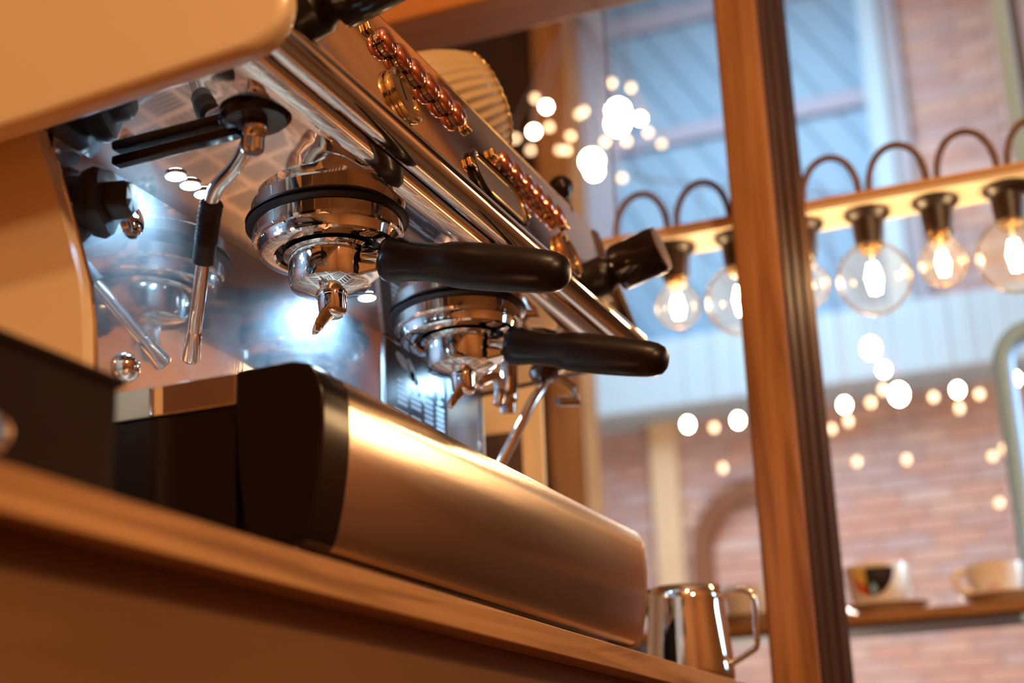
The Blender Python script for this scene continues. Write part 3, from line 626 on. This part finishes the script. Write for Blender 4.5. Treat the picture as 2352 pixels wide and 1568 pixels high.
# ------------------------------------------------------------------ lamp plank with filament bulbs
lp = thing('bulb_lamp', (0.91, -0.19, 0.312), 'hanging plank lamp with a row of clear filament bulbs behind the wooden post', 'lamp')
MB().box(0.874, 0.946, -0.62, 0.094, 0.3125, 0.3200).build('plank', 'plank_white', lp, bevel=0.001)
MB().box(0.8725, 0.9475, -0.621, 0.095, 0.3200, 0.3285).build('plank_top', 'plank_edge', lp, bevel=0.001)
LX = 0.9087
for i in range(7):
    y = -0.447+0.0857*(i-1)
    if i == 0: continue
    big = (i % 2 == 1)
    zs = 0.3125
    s_ = MB().lathe([(0.0, 0.0), (0.0285, 0.0), (0.0290, -0.004), (0.0250, -0.0085), (0.0205, -0.012), (0.0192, -0.030), (0.0178, -0.046), (0.0, -0.047)], (LX, y, zs), (0,0,1), 36).build('socket', 'bakelite', lp, smooth=40)
    R_, zc = (0.0475, zs-0.0900) if big else (0.0300, zs-0.0850)
    neck = [(0.0130, zs-0.046-zc), (0.0135, zs-0.054-zc)]
    body = []
    a0_ = math.acos(min(0.95, 0.017/R_)) if big else math.acos(0.62)
    for k in range(15):
        a = a0_ - (a0_+PI/2)*k/14; body.append((max(R_*math.cos(a), 0.0), R_*math.sin(a)))
    b_ = MB().lathe(neck+body, (LX, y, zc), (0,0,1), 40).build('bulb', 'bulb_glass', lp, smooth=80)
    MB().lathe([(0.0135, zs-0.044), (0.0140, zs-0.0535), (0.0, zs-0.0545)], (LX, y, 0), (0,0,1), 28).build('cap', 'bulb_cap', b_)
    fm = MB(); hgt = 0.034 if big else 0.026; fr_ = 0.0095 if big else 0.008
    for k in range(6):
        a = 2*PI*k/6; ca_, sa_ = math.cos(a), math.sin(a)
        fm.tube([(LX+fr_*0.5*ca_, y+fr_*0.5*sa_, zc+hgt*0.55), (LX+fr_*ca_, y+fr_*sa_, zc), (LX+fr_*0.6*ca_, y+fr_*0.6*sa_, zc-hgt*0.55)], 0.0017, 6)
    fm.build('filament', 'filament', b_)
    MB().tube([(LX, y, zs-0.054), (LX, y, zc+hgt*0.5)], 0.0022, 10).build('stem', 'porcelain', b_)
    light('POINT', 'bulb_glow', (LX, y, zc), 0.38, (1.0, 0.66, 0.34), 0.012)
    if i < 6:
        pts = [(LX, y+0.006+0.0737*(0.5-0.5*math.cos(PI*k/20)), 0.328+0.070*math.sin(PI*k/20)**0.75) for k in range(21)]
        MB().tube(pts, 0.0046, 12).build('cable_loop', 'cable', lp)
pts = [(LX, -0.533+0.006+0.0737*(0.5-0.5*math.cos(PI*k/20)), 0.328+0.070*math.sin(PI*k/20)**0.75) for k in range(21)]
MB().tube(pts, 0.0046, 12).build('cable_loop', 'cable', lp)
for i in (6,):
    y = -0.447+0.0857*5
    pts = [(LX, y+0.006+0.0737*(0.5-0.5*math.cos(PI*k/20)), 0.328+0.070*math.sin(PI*k/20)**0.75) for k in range(21)]
    MB().tube(pts, 0.0046, 12).build('cable_loop', 'cable', lp)
for y in (-0.60, 0.06):
    MB().tube([(0.91, y, 0.328), (0.91, y, 4.70)], 0.0012, 8).build('suspension_wire', 'cable', lp)

# ------------------------------------------------------------------ shelf with cups, pale pipe frame
sf = thing('cup_shelf', (1.69, -0.2, -0.12), 'wooden shelf board carrying white cups in front of the brick wall', 'shelf')
MB().box(1.61, 1.78, -0.75, 0.42, -0.1190, -0.1010).build('board', 'shelf_wood', sf, bevel=0.002)
MB().box(1.625, 1.765, -0.75, 0.42, -0.1250, -0.1190).build('under_strip', 'grey_paint', sf)
pp = thing('pipe_frame', (1.80, -0.36, FZ), 'pale blue steel pipe frame with bent corner behind the cup shelf', 'pipe')
MB().tube([(1.80, -0.362, FZ), (1.80, -0.362, 0.335)]+[(1.80, -0.362-0.06+0.06*math.cos(PI/2*k/8), 0.335+0.06*math.sin(PI/2*k/8)) for k in range(1, 9)]+[(1.80, -0.80, 0.395)], 0.019, 24).build('pipe', 'pale_pipe', pp)
MB().tube([(1.80, 0.34, FZ), (1.80, 0.34, -0.10)], 0.019, 24).build('leg', 'pale_pipe', pp)
MB().box(1.61, 1.80, 0.325, 0.355, -0.136, -0.125).box(1.61, 1.80, -0.377, -0.347, -0.136, -0.125).build('bracket', 'pale_pipe', pp)
sc = thing('steel_column', (1.92, -0.45, FZ), 'pale blue painted column with a dark edge at the upper right', 'column')
MB().box(1.90, 1.95, -0.4585, -0.4290, FZ, 4.7).build('face', 'pale_pipe', sc, bevel=0.002)
MB().box(1.905, 1.95, -0.478, -0.4585, FZ, 4.7).build('edge', 'navy_paint', sc, bevel=0.002)

def saucer(x, y, z, r, label):
    s = MB().lathe([(0.0, 0.003), (r*0.45, 0.003), (r*0.48, 0.0), (r*0.52, 0.0), (r*0.56, 0.004), (r*0.85, 0.011), (r, 0.018), (r*0.995, 0.020), (r*0.84, 0.0135), (r*0.55, 0.007), (r*0.4, 0.006), (0.0, 0.006)], (x, y, z), (0,0,1), 56).build('saucer', 'porcelain', None, smooth=50, origin=(x, y, z))
    return tag(s, label, 'saucer', 'saucers on the shelf')
def cup(x, y, z, r, h, hd, label):
    t = thing('cup', (x, y, z), label, 'cup', 'cups on the shelf')
    MB().lathe([(0.0, 0.0), (r*0.45, 0.0), (r*0.50, 0.003), (r*0.66, h*0.10), (r*0.86, h*0.32), (r*0.96, h*0.60), (r, h), (r*0.95, h), (r*0.90, h*0.6), (r*0.78, h*0.3), (r*0.5, h*0.12), (0.0, h*0.08)], (x, y, z), (0,0,1), 56).build('body', 'porcelain', t, smooth=50)
    d = Vector((hd[0], hd[1], 0)).normalized()
    b = V(x, y, z)
    MB().tube(bez([b+d*(r*0.93)+V(0,0,h*0.82), b+d*(r*1.30)+V(0,0,h*0.86), b+d*(r*1.46)+V(0,0,h*0.60), b+d*(r*1.25)+V(0,0,h*0.34), b+d*(r*0.85)+V(0,0,h*0.36)]), 0.0048, 12).build('handle', 'porcelain', t)
    return t
SZ = -0.101
def curved_print(t, x, y, z, r, h, name, m, a0, a1, zf0, zf1, n=16):
    """print that hugs the cup wall between the angles a0..a1; zf0/zf1 give its lower and upper edge"""
    def rad(q):
        ks = [(0.003/h, 0.50), (0.10, 0.66), (0.32, 0.86), (0.60, 0.96), (1.0, 1.0)]
        for (q0, r0_), (q1, r1_) in zip(ks, ks[1:]):
            if q <= q1: return r*(r0_+(r1_-r0_)*max(0, (q-q0)/(q1-q0)))
        return r
    mb = MB(); vs = []; fs = []; m_ = 7
    for i in range(n+1):
        u_ = i/n; a = a0+(a1-a0)*u_; z0_, z1_ = zf0(u_), zf1(u_)
        for j in range(m_):
            q = z0_+(z1_-z0_)*j/(m_-1); R2 = rad(q)+0.0006; vs.append((x+R2*math.cos(a), y+R2*math.sin(a), z+q*h))
    for i in range(n):
        for j in range(m_-1): fs.append((i*m_+j, (i+1)*m_+j, (i+1)*m_+j+1, i*m_+j+1))
    mb.add(vs, fs).build(name, m, t, smooth=60)
saucer(1.69, -0.130, SZ, 0.070, 'white saucer under the half moon printed cup')
c1 = cup(1.69, -0.1175, SZ+0.007, 0.054, 0.078, (0.9, -0.55), 'white cup with a dark half moon print beside the wooden post')
base = math.atan2(0.02, -1.0); a_l, a_r = base-0.80, base+0.72
half = lambda u_: 0.90-0.62*math.sqrt(max(0, 1-(2*u_-1)**2))
curved_print(c1, 1.69, -0.1175, SZ+0.007, 0.054, 0.078, 'red_print', 'print_red', a_l, a_r, half, lambda u_: 0.90)
def sub(u0, u1, f): return lambda u_: f(u0+(u1-u0)*u_)
curved_print(c1, 1.69, -0.1175, SZ+0.007, 0.0546, 0.078, 'black_print', 'print_black', a_l+(a_r-a_l)*0.40, a_l+(a_r-a_l)*0.985, sub(0.40, 0.985, lambda u_: half(u_)+0.015), lambda u_: 0.90)
curved_print(c1, 1.69, -0.1175, SZ+0.007, 0.0546, 0.078, 'yellow_print', 'print_yellow', a_l+(a_r-a_l)*0.05, a_l+(a_r-a_l)*0.40, sub(0.05, 0.40, lambda u_: min(0.88, half(u_)+0.22)), lambda u_: 0.90)
curved_print(c1, 1.69, -0.1175, SZ+0.007, 0.0550, 0.078, 'blue_print', 'print_blue', a_l+(a_r-a_l)*0.46, a_l+(a_r-a_l)*0.62, lambda u_: 0.42-0.09*math.sin(PI*u_), lambda u_: 0.42+0.14*math.sin(PI*u_))
saucer(1.69, -0.322, SZ, 0.072, 'white saucer under the cup with a red sunburst')
c2 = cup(1.69, -0.309, SZ+0.007, 0.046, 0.062, (-0.35, 1.0), 'white cup with a red sunburst near its foot, in front of the pale pipe')
for k in range(9):
    a = base-0.42+0.105*k
    curved_print(c2, 1.69, -0.309, SZ+0.007, 0.046, 0.062, 'red_ray', 'print_red', a-0.036, a+0.036, lambda u_: 0.12, lambda u_, k=k: 0.22+(0.30-0.02*abs(k-4)*3)*math.sin(PI*u_), n=6)
saucer(1.69, 0.105, SZ, 0.070, 'white saucer seen through the milk jug handle')
cup(1.69, 0.105, SZ+0.007, 0.046, 0.062, (0.3, 1.0), 'plain white cup seen between the milk jug and the post')

# ------------------------------------------------------------------ hanging lights far back
chl = thing('chandelier', (2.93, 0.79, 1.60), 'far hanging cluster lamp of many small warm bulbs behind the machine', 'chandelier')
big_ = [(2.964, 0.682, 1.594, .030), (2.975, 0.690, 1.560, .030), (2.975, 0.776, 1.457, .030), (2.978, 0.772, 1.425, .022), (2.879, 0.876, 1.614, .013), (2.885, 0.921, 1.546, .014), (2.995, 0.626, 1.571, .013)]
small_ = [(2.896, 0.939, 1.493), (2.899, 0.877, 1.557), (2.925, 0.777, 1.598), (2.93, 0.824, 1.53), (2.929, 0.86, 1.491), (2.937, 0.842, 1.49), (2.869, 0.975, 1.528), (2.974, 0.731, 1.51), (2.999, 0.672, 1.508), (3.04, 0.578, 1.498), (3.023, 0.7, 1.405), (2.859, 0.904, 1.64), (2.922, 0.79, 1.59), (2.934, 0.687, 1.675), (2.96, 0.636, 1.66), (3.016, 0.609, 1.53)]
hub = V(2.93, 0.79, 1.95)
MB().tube([hub, V(2.93, 0.79, 4.7)], 0.004, 8).sphere(hub, 0.02).build('stem', 'cable', chl)
for (x, y, z, r) in big_:
    b_ = MB().sphere((x, y, z), r, 16).build('bulb', 'small_glow', chl, smooth=80)
    MB().tube([hub, (x, y, z+r+0.05), (x, y, z+r)], 0.0012, 6).build('wire', 'cable', b_)
for (x, y, z) in small_:
    b_ = MB().sphere((x, y, z), 0.010, 12).build('bulb', 'small_dim', chl, smooth=80)
    MB().tube([hub, (x, y, z+0.05), (x, y, z+0.01)], 0.001, 6).build('wire', 'cable', b_)
st = thing('string_lights', (2.99, 0.05, 0.70), 'far string of small warm bulbs hanging before the brick wall', 'string lights')
sb = [(2.824, 0.503, 0.581, 1), (2.853, 0.441, 0.571, 0), (2.872, 0.38, 0.587, 1), (2.891, 0.436, 0.469, 0), (2.968, 0.116, 0.615, 1), (2.984, 0.114, 0.573, 0), (2.972, 0.157, 0.556, 0), (2.993, 0.052, 0.618, 0), (2.996, 0.017, 0.649, 0), (3.016, -0.02, 0.637, 2), (3.053, -0.103, 0.626, 0), (3.072, -0.164, 0.642, 1), (3.087, -0.161, 0.595, 0), (3.097, -0.215, 0.629, 0), (3.121, -0.306, 0.664, 1), (3.021, 0.109, 0.472, 0), (3.07, -0.012, 0.473, 0), (3.154, -0.222, 0.473, 0), (3.16, -0.252, 0.491, 0), (3.194, -0.22, 0.356, 0), (2.954, 0.03, 0.754, 2), (2.983, 0.007, 0.70, 1)]
wire_z = 1.30
MB().tube([(2.80+0.032*k-0.0, 0.60-0.06*k, wire_z-0.05*math.sin(PI*k/16)) for k in range(17)], 0.003, 8).build('cable', 'cable', st)
MB().tube([(2.80, 0.60, wire_z), (2.80, 0.60, 4.7)], 0.002, 6).tube([(3.312, -0.36, wire_z), (3.312, -0.36, 4.7)], 0.002, 6).build('suspension_wire', 'cable', st)
for (x, y, z, k) in sb:
    b_ = MB().sphere((x, y, z), (0.0095, 0.013, 0.020)[k], 12, 1.25).build('bulb', 'small_dim' if k == 0 else 'small_glow', st, smooth=80)
    MB().tube([(x, y, z+0.01), (x, y, wire_z-0.04)], 0.0009, 6).build('wire', 'cable', b_)

# ------------------------------------------------------------------ lift the whole place onto the floor level
for o in bpy.data.objects:
    if o.parent is None: o.location.z += H
